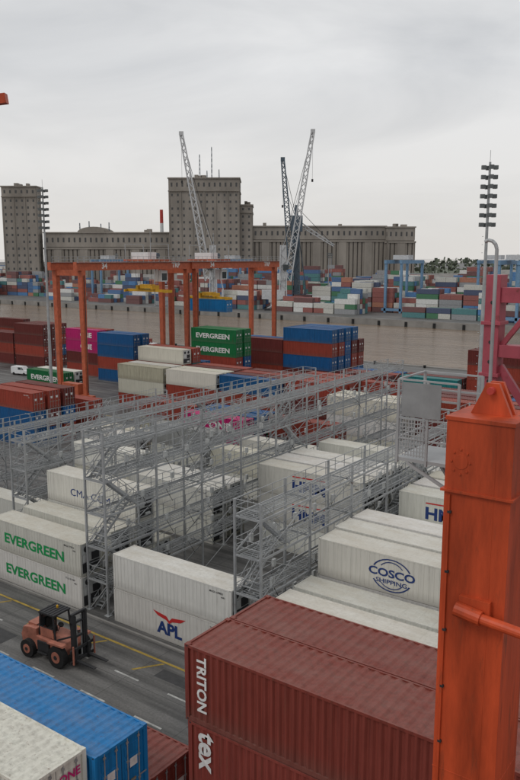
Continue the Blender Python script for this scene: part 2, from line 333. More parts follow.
stack(c3,row(0),'WW');stack(c3,row(1),'WW');stack(c3+.3,row(2),'WWW',marks={2:'COSCO'});stack(c3,row(3),'WwW');stack(c3,row(4),'WWW');stack(c3,row(5),'WW');stack(c3,row(6),'WW')
stack(c3,row(7),'WWW',marks={2:'HMM2'});stack(c3,row(8),'WWW');stack(c3,row(9),'wWw');stack(c3,row(11),'WWW');stack(c3,row(12),'WwW');stack(c3,row(13),'WW')
c4=-13.2
for i in (0,1,2,4,5,6,7,8):stack(c4,row(i),'WWW'[:R.choice((2,3))])
c0=-77.2
for i,s in ((3,'W'),(8,'wW'),(13,'Wg')):stack(c0,row(i),s)
stack(-109.5,74,'BBR');stack(-109.5,77,'BMR');stack(-109.5,80,'RBM');stack(-109.5,86,'RR')
stack(-93.5,80,'W');stack(-93.5,83,'w')
stack(-79,88,'PP',marks={1:'ONE'});stack(-79,91,'PB');stack(-66,93,'MR');stack(-79,94,'GB')
stack(-92,92,'cR');stack(-92,95,'RM')
stack(-60,100,'wWw',kind='reefer');stack(-60,103,'Www',kind='reefer')
def blk(a0,b0,cols):
    for i,s in enumerate(cols):
        if s:
            mk={}
            for j,ch in enumerate(s):
                if ch=='G' and i==0: mk[j]='EVG'
                if ch=='P' and i==0: mk[j]='ONE'
            stack(a0,b0+RP*i,s,marks=mk)
blk(-137.5,103.5,['GG','GW'])
blk(-112,106,['Rwc','RRW','BMRw','MMTR','RRB'])
blk(-99,106,['MRw','RBw','MRM','gMR','RR'])
blk(-86,106,['PRB','MRM','RBR','BRM','M'])
blk(-75,109,['MMR','RMR','PMR','BBR'])
blk(-62,109,['RM','BR','MMR'])
blk(-49,106,['MMR','RBM','MTM','BRM'])
blk(-36,106,['TMM','MMR','RRB'])
blk(-23,106,['RM','MM','BRM']);blk(-10,106,['MRM','MB'])
blk(-110,126,['GGRGG','RGBGG'])
blk(-123,126,['RMB','MRB'])
blk(-141,127,['BRBB','bBBB']);blk(-156,130,['RMPP','MMPR']);blk(-180,132,['MRMM','RMMM','MBRM']);blk(-193,132,['MRM','RRM'])
blk(-94,138,['BMBRB','RBBRB','MRBBB','BMRMB','BBRM'])
blk(-107,139,['TRMM','RMMB','BMM']);blk(-81,139,['RM','MR','RB'])
blk(-68,142,['MT','RM']);blk(-55,145,['TRRM','MRMM','RMM'])
blk(-130,141,['MR','BR']);blk(-30,140,['MRMR','MMBR','RM']);blk(-17,140,['TMMR','MR'])
blk(-200,141,['WWRM','MMB']);blk(-170,150,['MB','RM'])
# ---- on-deck containers (ship)
D=7.4
stack(-16.9,18.8,'ttt',z0=D,marks={2:'TRITON',1:'TEX',0:'TRITON'})
stack(-16.9,21.3,'ttt',z0=D)
stack(-4.5,18.8,'tMt',z0=D);stack(-4.5,21.3,'tMt',z0=D)
stack(-30.1,15.35,'bb',z0=D);stack(-42.7,15.35,'bW',z0=D)
stack(-30.4,12.85,'WW',z0=D+.3,kind='dry',marks={1:'ONEend'});stack(-43.1,12.85,'WR',z0=D+.3,kind='dry')
stack(-24.6,18.4,'t',z0=D,L=6.06)
stack(-30.3,10.3,'MM',z0=D)
b=MB()
b.box(-130,-12,-6,60,23.9,D-.45,'hull');b.box(-130,-12,D-.45,60,23.9,D-.25,'deck')
for k in range(12): b.box(-123+14.4*k,-8,D-.25,-123+14.4*k+13.4,23.85,D-.004,'deck')
b.obj('container_ship')
# ---------------------------------------------------------------- crane post
b=MB()
x0,x1,y0,y1=-4.56,-3.5,11.26,12.35
b.box(x0,y0,D-.2,x1,y1,27.0,'rust_orange')
b.box(x0-.02,y0-.02,27.0,x1+.02,y1+.02,27.06,'rust_orange')
b.box(x0-.05,y0-.05,25.85,x1+.05,y1+.05,25.89,'rust_orange')
for yy in(11.7,11.9):b.prism([(-4.35,27.06),(-3.7,27.06),(-3.86,27.42),(-3.92,27.56),(-4.12,27.56),(-4.18,27.42)],yy,yy+.08,'rust_orange')
b.tube((-4.02,11.6,27.45),(-4.02,12.05,27.45),.06,'red',12)
b.tube((x1-.3,y0-.18,23.95),(x1+2.4,y0-.25,23.75),.085,'rust_orange',14)
b.tube((x1-.72,y0-.16,24.0),(x1-.3,y0-.18,23.95),.12,'rust_orange',14)
b.box(x1-.7,y0-.1,23.8,x1-.2,y0,24.2,'rust_orange')
for k in range(8):
    a=math.pi/4*k;b.tube((x0+.25+.15*math.cos(a),y0-.02,26.35+.2*math.sin(a)),(x0+.25+.15*math.cos(a),y0,26.35+.2*math.sin(a)),.018,'rust_orange',6)
b.tube((x0+.25,y0-.008,26.35),(x0+.25,y0+.01,26.35),.12,'rust_orange',16)
b.beam((x0+.1,y0-.025,D),(x0+.1,y0-.025,25.8),.03,.03,'rust_orange')
b.box(x1-.28,y0-.004,12,x1-.26,y0,26.9,'rust_orange')
for z in range(12,26):
    b.box(x0+.08,y0-.045,z+.5,x0+.14,y0,z+.54,'dark')
for z in (14.2,17.6,21.0):   # welded seams
    b.box(x0-.006,y0-.006,z,x1+.006,y1+.006,z+.02,'rust_orange')
b.obj('ship_crane_post',bevel=.012)
b=MB()
px0,px1,py0,py1=-5.85,-4.75,12.2,13.3;zf=26.0
b.box(px0,py0,zf-.06,px1,py1,zf,'galv')
for (x,y) in((px0,py0),(px1,py0),(px0,py1),(px1,py1),((px0+px1)/2,py0)):b.box(x-.022,y-.022,zf-.1,x+.022,y+.022,zf+1.4,'galv')
for z in(.35,.72,1.08,1.4):
    b.box(px0,py0-.015,zf+z-.015,px1,py0+.015,zf+z+.015,'galv');b.box(px0-.015,py0,zf+z-.015,px0+.015,py1,zf+z+.015,'galv');b.box(px0,py1-.015,zf+z-.015,px1,py1+.015,zf+z+.015,'galv')
for i in range(9):
    b.box(px0+.05+.055*i,py0-.03,zf+.05,px0+.065+.055*i,py0-.02,zf+.72,'galv')
for i in range(10):
    b.box(px0+.05,py0-.034,zf+.07+.07*i,px0+.52,py0-.024,zf+.085+.07*i,'galv')
b.box(px0+.08,py0-.036,zf+.76,px1-.3,py0-.024,zf+1.36,'galv2')
b.beam((px0+.2,py1,zf-.1),(x0,y1,zf-.8),.05,.05,'galv');b.beam((px0+.2,py0,zf-.08),(x0,py0,zf-.6),.05,.05,'galv')
b.obj('access_platform')
b=MB()
fx=-5.5
b.box(fx,15.3,23.2,fx+.3,15.7,29.15,'pink');b.box(fx+.3,15.35,28.6,fx+2.5,15.65,28.9,'pink');b.box(fx+.3,15.35,27.5,fx+2.5,15.65,27.75,'pink')
b.box(fx-.05,15.25,28.15,fx+.35,15.75,28.22,'pink');b.box(fx-.05,15.25,27.1,fx+.35,15.75,27.17,'pink');b.box(fx+.95,15.35,23.2,fx+1.2,15.7,29.4,'pink')
b.beam((fx+.3,15.5,27.3),(fx+.95,15.5,26.4),.12,.16,'pink');b.beam((fx+.3,15.5,27.7),(fx+.95,15.5,28.6),.1,.1,'pink')
# platform that carries the frame, tied back to the post
b.box(fx-.1,15.2,23.0,fx+2.6,15.8,23.2,'pink');b.beam((fx+1.2,15.3,23.1),(-3.9,12.35,23.1),.3,.3,'pink');b.beam((fx+1.2,15.3,23.0),(-3.9,12.35,20.5),.2,.2,'pink')
for k in range(6):b.tube((fx+.15,15.29,26.6+.4*k),(fx+.15,15.3,26.6+.4*k),.04,'dark',10)
b.obj('derrick_frame',bevel=.01)
b=MB()
q=Vector((-5.14,14.8,0))
b.tube(q+Vector((0,0,D-.2)),q+Vector((0,0,29.65)),.035,'galv',10)
pts=[(0,29.65),(-.03,29.74),(-.09,29.80),(-.17,29.82),(-.24,29.79)]
for p1,p2 in zip(pts,pts[1:]):b.tube(q+Vector((p1[0],0,p1[1])),q+Vector((p2[0],0,p2[1])),.035,'galv',10)
b.obj('vent_pipe')
b=MB()
p0=Vector((-84,13,0));tip=Vector((-50.5,37.5,41.1))
b.box(p0.x-1,p0.y-1,D-.2,p0.x+1,p0.y+1,38,'rust_orange');b.box(p0.x-1.6,p0.y-1.6,34,p0.x+1.6,p0.y+1.6,37,'rust_orange')
b.beam(p0+Vector((0,0,36)),tip,.7,.7,'rust_orange');b.beam(p0+Vector((0,0,38)),tip,.08,.08,'dark')
b.obj('ship_crane_with_jib')
# ---------------------------------------------------------------- ground / water / quays
b=MB();b.box(-700,24.6,-8,400,195,0,'ground');b.obj('yard_ground')
b=MB();b.box(-700,193.6,.004,400,194.6,.25,'conc');b.box(-700,195,-8,400,195.5,-.3,'conc')
for k in range(40):b.box(-400+15*k,195.5,-4,-400+15*k+.8,195.9,-.5,'black')
for k in range(40):b.tube((-400+15*k,192.6,0),(-400+15*k,192.6,.7),.3,'black',10,r2=.4)
b.obj('quay_edge')
b=MB();b.face([(-9000,-2000,-2.5),(6000,-2000,-2.5),(6000,12000,-2.5),(-9000,12000,-2.5)],'water');b.obj('river_water')
b=MB();b.box(-4000,330,-8,600,4000,0,'ground');b.obj('far_dock_ground')
b=MB();b.box(-4000,329.4,-8,600,330,.5,'conc')
for k in range(90):b.box(-800+14*k,329.0,-3.5,-800+14*k+1.2,329.4,-.2,'black')
b.obj('far_quay_wall')
b=MB()
def ln(a0,a1,bb,w,k,z=.004):b.face([(a0,bb,z),(a1,bb,z),(a1,bb+w,z),(a0,bb+w,z)],k)
ln(-300,60,38.3,.22,'lineY',.008);ln(-300,60,29.0,.22,'lineY',.008)
x=-200
while x<40:
    ln(x,x+2.4,35.4,.16,'lineW',.008);ln(x,x+2.4,32.2,.16,'lineW',.008);x+=5.2
for k in range(40):
    b.face([(-200+6*k,36.3,.008),(-200+6*k+.25,36.3,.008),(-200+6*k+1.6,38.2,.008),(-200+6*k+1.35,38.2,.008)],'lineY')
ln(-300,60,98.2,.2,'lineY');ln(-300,60,133,.2,'lineY');ln(-300,60,168,.3,'lineW')
ln(-300,60,180,.2,'lineY')
for k in range(26):ln(-240+12*k,-236+12*k,186,.2,'lineW')
b.obj('road_markings')
b=MB()
for (a0,b0,w,h) in((-52,33,3.2,1.6),(-36,36.6,4,1.1),(-61,30.2,5,1.3),(-44,29.8,2,2.4),(-30,33.4,3,1.2),(-70,35.2,6,.9)):
    b.face([(a0,b0,.004),(a0+w,b0,.004),(a0+w,b0+h,.004),(a0,b0+h,.004)],'patch')
b.face([(-300,26.6,.004),(60,26.6,.004),(60,26.75,.004),(-300,26.75,.004)],'dark')
b.obj('asphalt_patches')
b=MB();b.box(-200,40.15,.002,60,40.35,.13,'conc');b.obj('kerb')
# ---------------------------------------------------------------- reefer racks
def rack(ac,b0,b1,lv=4,w=2.3,stairs=(0,)):
    m=MB();hw=w/2;fh=2.9;n=round((b1-b0)/6.2);st=(b1-b0)/n;top=lv*fh
    for i in range(n+1):
        y=b0+i*st
        for s in(-1,1):
            m.box(ac+s*hw-.08,y-.08,0,ac+s*hw+.08,y+.08,top+1.1,'galv');m.box(ac+s*hw-.25,y-.25,0,ac+s*hw+.25,y+.25,.06,'galv')
        for l in range(1,lv+1):m.box(ac-hw,y-.05,l*fh-.22,ac+hw,y+.05,l*fh-.08,'galv')
        if i%2==0:
            for l in range(lv):m.beam((ac-hw,y,l*fh),(ac+hw,y,(l+1)*fh-.2),.06,.06,'galv')
    for l in range(1,lv+1):
        z=l*fh
        for s in(-1,1):
            x=ac+s*hw
            m.box(x-.04,b0,z-.2,x+.04,b1,z-.03,'galv')
            for h in(.55,1.1):m.box(x-.022,b0,z+h-.022,x+.022,b1,z+h+.022,'galv')
            y=b0
            while y<b1:
                m.box(x-.022,y-.022,z,x+.022,y+.022,z+1.1,'galv');y+=1.55
        for y in(b0,b1):
            for h in(.55,1.1):m.box(ac-hw,y-.022,z+h-.022,ac+hw,y+.022,z+h+.022,'galv')
        y=b0
        while y<b1:
            m.box(ac-.65,y,z-.05,ac+.65,y+.09,z-.02,'galv2');y+=.3
        m.box(ac-.69,b0,z-.1,ac-.65,b1,z,'galv');m.box(ac+.65,b0,z-.1,ac+.69,b1,z,'galv')
        y=b0+1.5
        while y<b1-1 and l<lv:
            s=R.choice((-1,1));xx=ac+s*(hw-.2)
            m.box(xx-.1,y,z+.4,xx+.1,y+.35,z+.95,'unit')
            m.tube((xx,y+.17,z+.4),(xx+s*.5,y+.5,z-.7),.025,'black',5);y+=RP
    for i in range(0,n,2):
        for l in range(lv):
            for s in(-1,1):
                y=b0+i*st;x=ac+s*(hw+.06)
                m.beam((x,y,l*fh),(x,y+st,(l+1)*fh),.05,.05,'galv')
                if l%2==0:m.beam((x+.06*s,y+st,l*fh),(x+.06*s,y,(l+1)*fh),.05,.05,'galv')
    for y0 in stairs:
        y0=b0+y0
        for l in range(lv):
            d=1 if l%2==0 else -1
            xa=ac-hw/2 if d>0 else ac+hw/2
            ya,yb=(y0+.4,y0+3.9) if d>0 else (y0+3.9,y0+.4)
            za,zb=l*fh,(l+1)*fh
            for sx in(-.38,.38):
                m.beam((xa+sx,ya,za),(xa+sx,yb,zb),.05,.22,'galv')
                m.beam((xa+sx,ya,za+1),(xa+sx,yb,zb+1),.045,.045,'galv')
                for k in range(4):
                    t=(k+.5)/4;yy=ya+(yb-ya)*t;zz=za+(zb-za)*t;m.box(xa+sx-.02,yy-.02,zz,xa+sx+.02,yy+.02,zz+1,'galv')
            for k in range(1,13):
                t=k/13;yy=ya+(yb-ya)*t;zz=za+(zb-za)*t;m.box(xa-.36,yy-.12,zz-.02,xa+.36,yy+.12,zz+.01,'galv2')
    return m.obj('reefer_rack')
rack(-46.7,41.2,96,lv=5,stairs=(0,26));rack(-31.0,41.2,86,stairs=(0,24));rack(-15.1,41.2,86)
rack(-63.2,46,100,stairs=(0,26));rack(-79.5,50,84,lv=3,stairs=(0,20))
# ---------------------------------------------------------------- RTG cranes
def rtg(b0,b1,a0=-124,a1=-116.4,H=28.5,troll=.5,num='34'):
    m=MB();k='orange'
    for y in(b0,b1):
        m.box(a0-2.2,y-.45,1.5,a1+2.2,y+.45,2.5,k)
        m.box(a0,y-.4,H-2.6,a1,y+.4,H-1.5,k)
        for x in(a0,a1):
            m.hexa([(x-.45,y-.35,2.5),(x+.45,y-.35,2.5),(x+.45,y+.35,2.5),(x-.45,y+.35,2.5),(x-.58,y-.5,H-1.6),(x+.58,y-.5,H-1.6),(x+.58,y+.5,H-1.6),(x-.58,y+.5,H-1.6)],k)
        for x in(a0-1.5,a0+.1,a1-.1,a1+1.5):
            m.tube((x,y-.3,.75),(x,y+.3,.75),.75,'black',16);m.tube((x,y-.33,.75),(x,y+.33,.75),.3,k,10)
            m.box(x-.2,y-.45,.7,x+.2,y-.34,1.6,k)
        m.box(a0+1.4,y-.9,2.5,a1-1.4,y+.7,4.6,'orange' if y==b0 else 'unit')
        for z in range(3,27): m.box(a0-.75,y-.25,z,a0-.68,y+.25,z+.06,'galv')
        m.beam((a0-.72,y-.25,2.5),(a0-.72,y-.25,26.5),.06,.06,'galv');m.beam((a0-.72,y+.25,2.5),(a0-.72,y+.25,26.5),.06,.06,'galv')
        m.tube((a1+.7,y,3),(a1+.7,y,26),.07,'dark',6)
    for x in(a0,a1):
        m.box(x-.5,b0-1.6,H-1.6,x+.5,b1+1.6,H,k)
        for h in(.55,1.1):m.box(x+.75,b0-1.5,H+h-.03,x+.81,b1+1.5,H+h+.03,'galv')
        y=b0-1.5
        while y<b1+1.5:m.box(x+.75,y,H-.05,x+.81,y+.06,H+1.1,'galv');y+=1.6
        m.box(x+.5,b0-1.6,H-.1,x+.9,b1+1.6,H-.04,'galv2')
    o=m.obj('rubber_tyred_gantry_crane')
    for x in(a1+.51,):
        r=(math.pi/2,0,math.pi/2)
        text(o,num,1.5,(x,b0+5.5,H-.78),'twhite',rot=r,bold=.03);text(o,'TRP',1.5,(x,b1-4,H-.78),'twhite',rot=r,bold=.03)
    m=MB();ym=b0+(b1-b0)*troll
    m.box(a0-.4,ym-3,H+.15,a1+.4,ym+3,H+.5,k)
    m.box(a0+1,ym-2,H+.5,a1-1.5,ym+.5,H+2.0,'white');m.tube((a0+2,ym+1.6,H+1.3),(a1-2,ym+1.6,H+1.3),.6,'craneD',14)
    for x in(a0,a1):
        for y in(ym-2.8,ym+2.8):m.box(x-.06,y-.06,H+.5,x+.06,y+.06,H+3.8,'galv')
        m.box(x-.05,ym-2.8,H+3.7,x+.05,ym+2.8,H+3.8,'galv')
    m.box(a1-3,ym+1.4,H-4.3,a1-1.0,ym+3.4,H-1.9,'white');m.box(a1-2.8,ym+3.4,H-4.1,a1-1.2,ym+3.42,H-2.5,'glass');m.box(a1-1.0,ym+1.6,H-4.1,a1-.98,ym+3.2,H-2.5,'glass')
    m.box(a1-2.1,ym+2.2,H-1.9,a1-1.9,ym+2.4,H+.3,'galv')
    m.tube((a1,ym-2.8,H+3.8),(a1,ym-2.8,H+6.5),.06,'galv',6)
    m.obj('trolley',parent=o)
    return o,ym
rtg(101.5,132,troll=.72);
_,ym=rtg(134.6,166,a0=-123.5,a1=-116,troll=.3,num='34')
def spreader(ac,bc,z,cc,Ht):
    m=MB()
    m.box(ac-6,bc-.35,z,ac+6,bc+.35,z+.55,'yellow')
    for s in(-1,1):
        m.box(ac+s*6-.2,bc-1.2,z-.1,ac+s*6+.2,bc+1.2,z+.45,'yellow')
        m.box(ac+s*2.2-.3,bc-1.1,z+.55,ac+s*2.2+.3,bc+1.1,z+1.4,'yellow')
        for t in(-1,1):m.beam((ac+s*2.2,bc+t*.9,z+1.4),(ac+s*2.6,bc+t*1.3,Ht),.05,.05,'dark')
    m.box(ac-1.6,bc-.8,z+.7,ac+1.6,bc+.8,z+1.6,'yellow')
    m.obj('container_spreader')
    if cc:cont(ac-6.1,bc-1.22,z-3.02,cc)
spreader(-119.8,ym,19.6,'b',28.6)
spreader(-120.2,123.4,22,None,28.6)
# ---------------------------------------------------------------- light masts
def mast(x,y,h,tiers,sc=1):
    m=MB();m.tube((0,0,0),(0,0,h),.36,'galv',12,r2=.14);m.tube((0,0,0),(0,0,.4),.9,'conc',12)
    for i in range(tiers):
        z=h-.5-i*1.15
        m.box(-.8,-.05,z-.05,.8,.05,z+.05,'lamp');m.box(-.05,-.8,z-.05,.05,.8,z+.05,'lamp')
        for dx,dy in((-.75,0),(.75,0),(0,-.75),(0,.75)):
            m.box(dx-.26,dy-.2,z-.38,dx+.26,dy+.2,z+.1,'lamp');m.box(dx-.2,dy-.15,z-.4,dx+.2,dy+.15,z-.38,'white')
    for z in range(2,int(h)-8):m.box(-.5,-.2,z,-.44,.2,z+.05,'galv')
    m.tube((0,0,h),(0,0,h+1.4),.03,'galv',5)
    m.obj('floodlight_mast',loc=(x,y,0),rz=AL)
mast(-121.3,97.0,42.5,7);mast(-34.7,95.9,41,7)
def dockmast(x,y,h=32):
    m=MB();m.tube((0,0,0),(0,0,h),.4,'galv',8,r2=.2)
    for i in range(3):
        m.box(-1.3,-.3,h-.6-1.2*i,1.3,.3,h-.1-1.2*i,'lamp')
    m.obj('floodlight_mast',loc=(x,y,0),rz=AL)
for x,y in((-520,345),(-420,400),(-330,345),(-240,400),(-80,400),(-620,400),(-280,470)):dockmast(x,y)
# ---------------------------------------------------------------- forklift
def forklift(x,y,rz):
    e=bpy.data.objects.new('forklift',None);col.objects.link(e);e.location=(x,y,0);e.rotation_euler=(0,0,rz)
    m=MB()
    m.prism([(-2.75,.85),(-2.85,1.5),(-2.6,2.15),(-1.9,2.3),(-1.2,2.3),(-1.2,1.75),(1.3,1.6),(1.6,1.2),(1.6,.75),(-2.3,.6)],-1.05,1.05,'fork')
    m.prism([(-2.95,.75),(-3.05,1.4),(-2.86,1.55),(-2.7,.7)],-.9,.9,'dark')
    m.obj('chassis',parent=e,bevel=.06)
    m=MB()
    for sx,r in((-1.9,.68),(1.15,.82)):
        for s in(-1,1):
            m.tube((sx,s*.95,r),(sx,s*1.42,r),r,'black',24);m.tube((sx,s*1.38,r),(sx,s*1.45,r),r*.52,'fork',16);m.tube((sx,s*1.44,r),(sx,s*1.48,r),r*.2,'dark',10)
    m.obj('wheels',parent=e)
    m=MB()
    for s in(-1,1):
        m.prism([(.35,1.7),(1.95,1.75),(1.9,1.9),(.35,1.85)],s*1.25-.2,s*1.25+.2,'fork')
        m.box(-1.0,s*1.08-.1 if s<0 else s*1.08-.02,.75,.2,s*1.08+.02 if s<0 else s*1.08+.1,1.5,'dark')
        m.box(-.9,s*1.2-.14,.62,.1,s*1.2+.14,.68,'dark')
    for px in(-1.1,.55):
        for s in(-.8,.8):m.beam((px,s,1.75),(px+(.12 if px<0 else -.2),s*.95,3.55),.11,.11,'dark')
    m.box(-1.1,-.85,3.5,.5,.85,3.64,'dark')
    for k in range(5):m.box(-1+.3*k,-.8,3.64,-.92+.3*k,.8,3.68,'dark')
    m.box(-.9,-.3,1.8,-.35,.3,2.2,'black');m.box(-1.0,-.3,2.2,-.88,.3,2.9,'black');m.box(-1.05,-.74,2.3,-1.03,.74,3.3,'glass')
    m.tube((-.0,0,2.0),(.35,0,2.6),.03,'dark',6);m.tube((.3,0,2.55),(.34,0,2.62),.22,'black',14)
    m.tube((-1.7,.7,2.2),(-1.7,.7,3.3),.07,'dark',8);m.tube((-.3,.3,3.64),(-.3,.3,3.85),.08,'yellow',8)
    m.box(-2.4,-.7,2.16,-1.5,.7,2.42,'fork')
    m.prism([(-.95,1.8),(-.98,2.5),(.35,2.5),(.42,1.8)],-.86,-.83,'fork')
    for s in(-.85,.85):m.box(-1.2,s-.03,2.5,.45,s+.03,2.55,'dark')
    m.obj('cab',parent=e,bevel=.015)
    m=MB()
    for s in(-1,1):
        m.box(2.05,s*.62-.1,.35,2.3,s*.62+.1,4.05,'dark');m.box(2.1,s*.42-.07,.5,2.28,s*.42+.07,3.9,'dark')
        m.tube((2.15,s*.25,.5),(2.15,s*.25,3.8),.06,'bar',8);m.beam((.6,s*.7,1.7),(2.1,s*.7,2.4),.12,.12,'dark')
        m.box(2.4,s*.62-.12,.35,2.55,s*.62+.12,1.6,'dark');m.prism([(2.5,.52),(4.3,.52),(4.3,.57),(2.5,.70)],s*.62-.12,s*.62+.12,'dark')
        m.box(2.56,s*1.05-.05,.5,2.66,s*1.05+.05,1.9,'fork')
    for z in(.5,2.2,3.3,3.95):m.box(2.05,-.72,z,2.25,.72,z+.16,'dark')
    for z in(.5,1.35):m.box(2.35,-1.15,z,2.45,1.15,z+.2,'dark')
    m.obj('mast_and_forks',parent=e)
forklift(-43.7,34.5,math.radians(4))
# ---------------------------------------------------------------- far dock stacks
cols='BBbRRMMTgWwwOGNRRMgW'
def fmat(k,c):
    g=sum(c)/3;M['f'+k]=simple('far_haze_paint_'+str(ord(k)),tuple((x*.72+g*.14)+.05 for x in c),.6,var=.25)  # distance haze mixed into the paint colour: greyed and lightened
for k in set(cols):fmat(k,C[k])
def farblock(a0,a1,b0,nb,hmin,hmax):
    m=MB();a=a0
    while a<a1:
        if R.random()<.12:a+=13;continue
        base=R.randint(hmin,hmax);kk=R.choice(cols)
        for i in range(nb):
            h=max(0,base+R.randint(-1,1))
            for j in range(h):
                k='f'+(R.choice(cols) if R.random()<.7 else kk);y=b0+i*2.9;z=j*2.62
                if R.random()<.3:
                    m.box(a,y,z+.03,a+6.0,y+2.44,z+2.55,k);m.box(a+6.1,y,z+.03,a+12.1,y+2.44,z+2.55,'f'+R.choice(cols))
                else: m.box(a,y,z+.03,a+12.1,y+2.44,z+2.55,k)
        a+=12.9
    m.obj('container_stack')
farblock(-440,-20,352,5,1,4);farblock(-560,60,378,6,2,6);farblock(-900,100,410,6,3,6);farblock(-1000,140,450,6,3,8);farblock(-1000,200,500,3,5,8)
def bluertg(a,b0,span,H):
    m=MB()
    for y in(b0,b0+span):
        for x in(a,a+9):m.box(x-.6,y-.6,0,x+.6,y+.6,H,'craneB')
        m.box(a-2,y-.6,1,a+11,y+.6,2.4,'craneB')
    for x in(a,a+9):m.box(x-.7,b0-1,H,x+.7,b0+span+1,H+1.9,'craneB')
    m.box(a,b0+8,H+2.2,a+9,b0+14,H+4.5,'craneW');m.obj('yard_gantry_crane')
for a,bb in((-190,376),(-120,350),(-95,376),(-150,405),(-420,376),(-330,405)):bluertg(a,bb,26,26)
def hcrane(X,Y,tipX,tipZ,k='craneW',tower=36,bs=0):
    m=MB()
    m.box(-7,-5,1,7,5,3.5,k)
    for sx in(-1,1):
        for sy in(-1,1):m.box(sx*9-1.5,sy*7-1.5,0,sx*9+1.5,sy*7+1.5,1.2,'dark');m.beam((sx*5,sy*4,2.5),(sx*9,sy*7,1),.8,.8,k)
    m.lattice((0,0,3.5),(0,0,tower),4.2,k,8,.55,3);m.box(-1.3,-1.3,3.5,1.3,1.3,tower,k)
    s=1 if tipX>X else -1
    m.box(-s*9-3,-3,6,-s*2+3,3,11,k);m.box(1.5*s-1.5,-3.4,tower*.62,1.5*s+1.5,-.5,tower*.62+3,'glass')
    tip=(tipX-X,0,tipZ);m.lattice((s*2.5,0,tower*.45),tip,3.8,k,22,.62,1.7)
    m.beam((0,0,tower),tip,.25,.25,'dark');m.beam((-s*6,0,10),(0,0,tower),.5,.5,k);m.beam((0,0,tower*.98),((tipX-X)*.7,0,tower*.45+(tipZ-tower*.45)*.7),.25,.25,k)
    m.beam((tip[0],0,tip[2]),(tip[0],0,tip[2]-25),.12,.12,'dark');m.box(tip[0]-.5,-.5,tip[2]-26.5,tip[0]+.5,.5,tip[2]-25,'dark')
    m.box(tip[0]-1.2,-1,tip[2]-.5,tip[0]+1.2,1,tip[2]+1.5,k)
    if k=='craneD':
        m.box(-3,-3,tower-8,3.5,3,tower+1,k);m.lattice((1,0,tower-3),(22,0,tower-16),2.2,'craneW',8,.4,1)
        m.beam((0,0,tower+6),(22,0,tower-16),.25,.25,'dark');m.box(-1,-1,tower+1,1,1,tower+7,k)
    m.obj('harbour_crane',loc=W(X,Y),rz=AL)
hcrane(-27,448,-44,97)
hcrane(13,440,29,97)
hcrane(21,455,13,84,'craneD',tower=52)
# ---------------------------------------------------------------- silo buildings
def block(x0,x1,y0,y1,z1,name,kind='silo',bay=4,fl=4,top=6,attic=True):
    m=MB()
    cx=(x0+x1)/2;cy=(y0+y1)/2
    X0,X1,Y0,Y1=x0-cx,x1-cx,y0-cy,y1-cy
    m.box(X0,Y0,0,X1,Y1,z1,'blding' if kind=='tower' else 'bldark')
    zt=z1-top
    def front(u0,u1,fn):
        n=max(1,round((u1-u0)/bay));st=(u1-u0)/n
        if kind=='silo':
            for i in range(n+1):
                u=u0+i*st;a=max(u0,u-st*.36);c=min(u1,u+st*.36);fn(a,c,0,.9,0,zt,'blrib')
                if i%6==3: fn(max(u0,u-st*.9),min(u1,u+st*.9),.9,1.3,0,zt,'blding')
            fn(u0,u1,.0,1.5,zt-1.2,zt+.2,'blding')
        else:
            k=max(1,round((zt-6)/fl));sz=(zt-6)/k
            for i in range(n):
                for j in range(k):
                    if R.random()<.08: continue
                    u=u0+(i+.5)*st;z=6+(j+.5)*sz
                    fn(u-st*.15,u+st*.15,-.0,.06,z-sz*.18,z+sz*.16,'win')
            for i in range(0,n+1,2):
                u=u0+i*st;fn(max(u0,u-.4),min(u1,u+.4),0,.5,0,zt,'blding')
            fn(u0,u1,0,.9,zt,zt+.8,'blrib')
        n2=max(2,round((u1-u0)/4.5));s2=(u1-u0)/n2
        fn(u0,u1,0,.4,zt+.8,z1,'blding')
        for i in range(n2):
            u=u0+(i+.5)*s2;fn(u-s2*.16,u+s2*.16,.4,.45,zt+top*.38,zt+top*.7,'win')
    front(X0,X1,lambda a,c,d0,d1,z0,zz,k:m.box(a,Y0-d1,z0,c,Y0-d0,zz,k))
    front(Y0,Y1,lambda a,c,d0,d1,z0,zz,k:m.box(X1+d0,a,z0,X1+d1,c,zz,k))
    front(Y0,Y1,lambda a,c,d0,d1,z0,zz,k:m.box(X0-d1,a,z0,X0-d0,c,zz,k))
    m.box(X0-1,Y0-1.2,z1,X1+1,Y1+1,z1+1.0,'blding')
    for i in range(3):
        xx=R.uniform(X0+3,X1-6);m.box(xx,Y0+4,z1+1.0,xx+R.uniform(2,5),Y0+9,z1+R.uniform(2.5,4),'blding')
    return m.obj(name,loc=W(cx,cy),rz=AL)
YB=650
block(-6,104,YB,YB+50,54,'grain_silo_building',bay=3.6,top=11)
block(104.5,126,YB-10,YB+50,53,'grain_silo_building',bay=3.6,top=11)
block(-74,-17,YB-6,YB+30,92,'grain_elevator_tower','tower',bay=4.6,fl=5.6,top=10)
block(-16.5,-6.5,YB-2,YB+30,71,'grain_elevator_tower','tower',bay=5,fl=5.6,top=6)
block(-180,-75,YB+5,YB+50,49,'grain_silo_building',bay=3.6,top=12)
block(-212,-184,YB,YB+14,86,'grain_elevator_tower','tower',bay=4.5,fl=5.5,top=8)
m=MB()
for x,h in((-58,9),(-50,20),(-44,7),(-40,26),(-34,8)):m.lattice((x,0,0),(x,0,h),1,'craneD',6,.25,.4)
m.obj('roof_antennas',loc=W(0,YB+10,93.0),rz=AL)
m=MB()
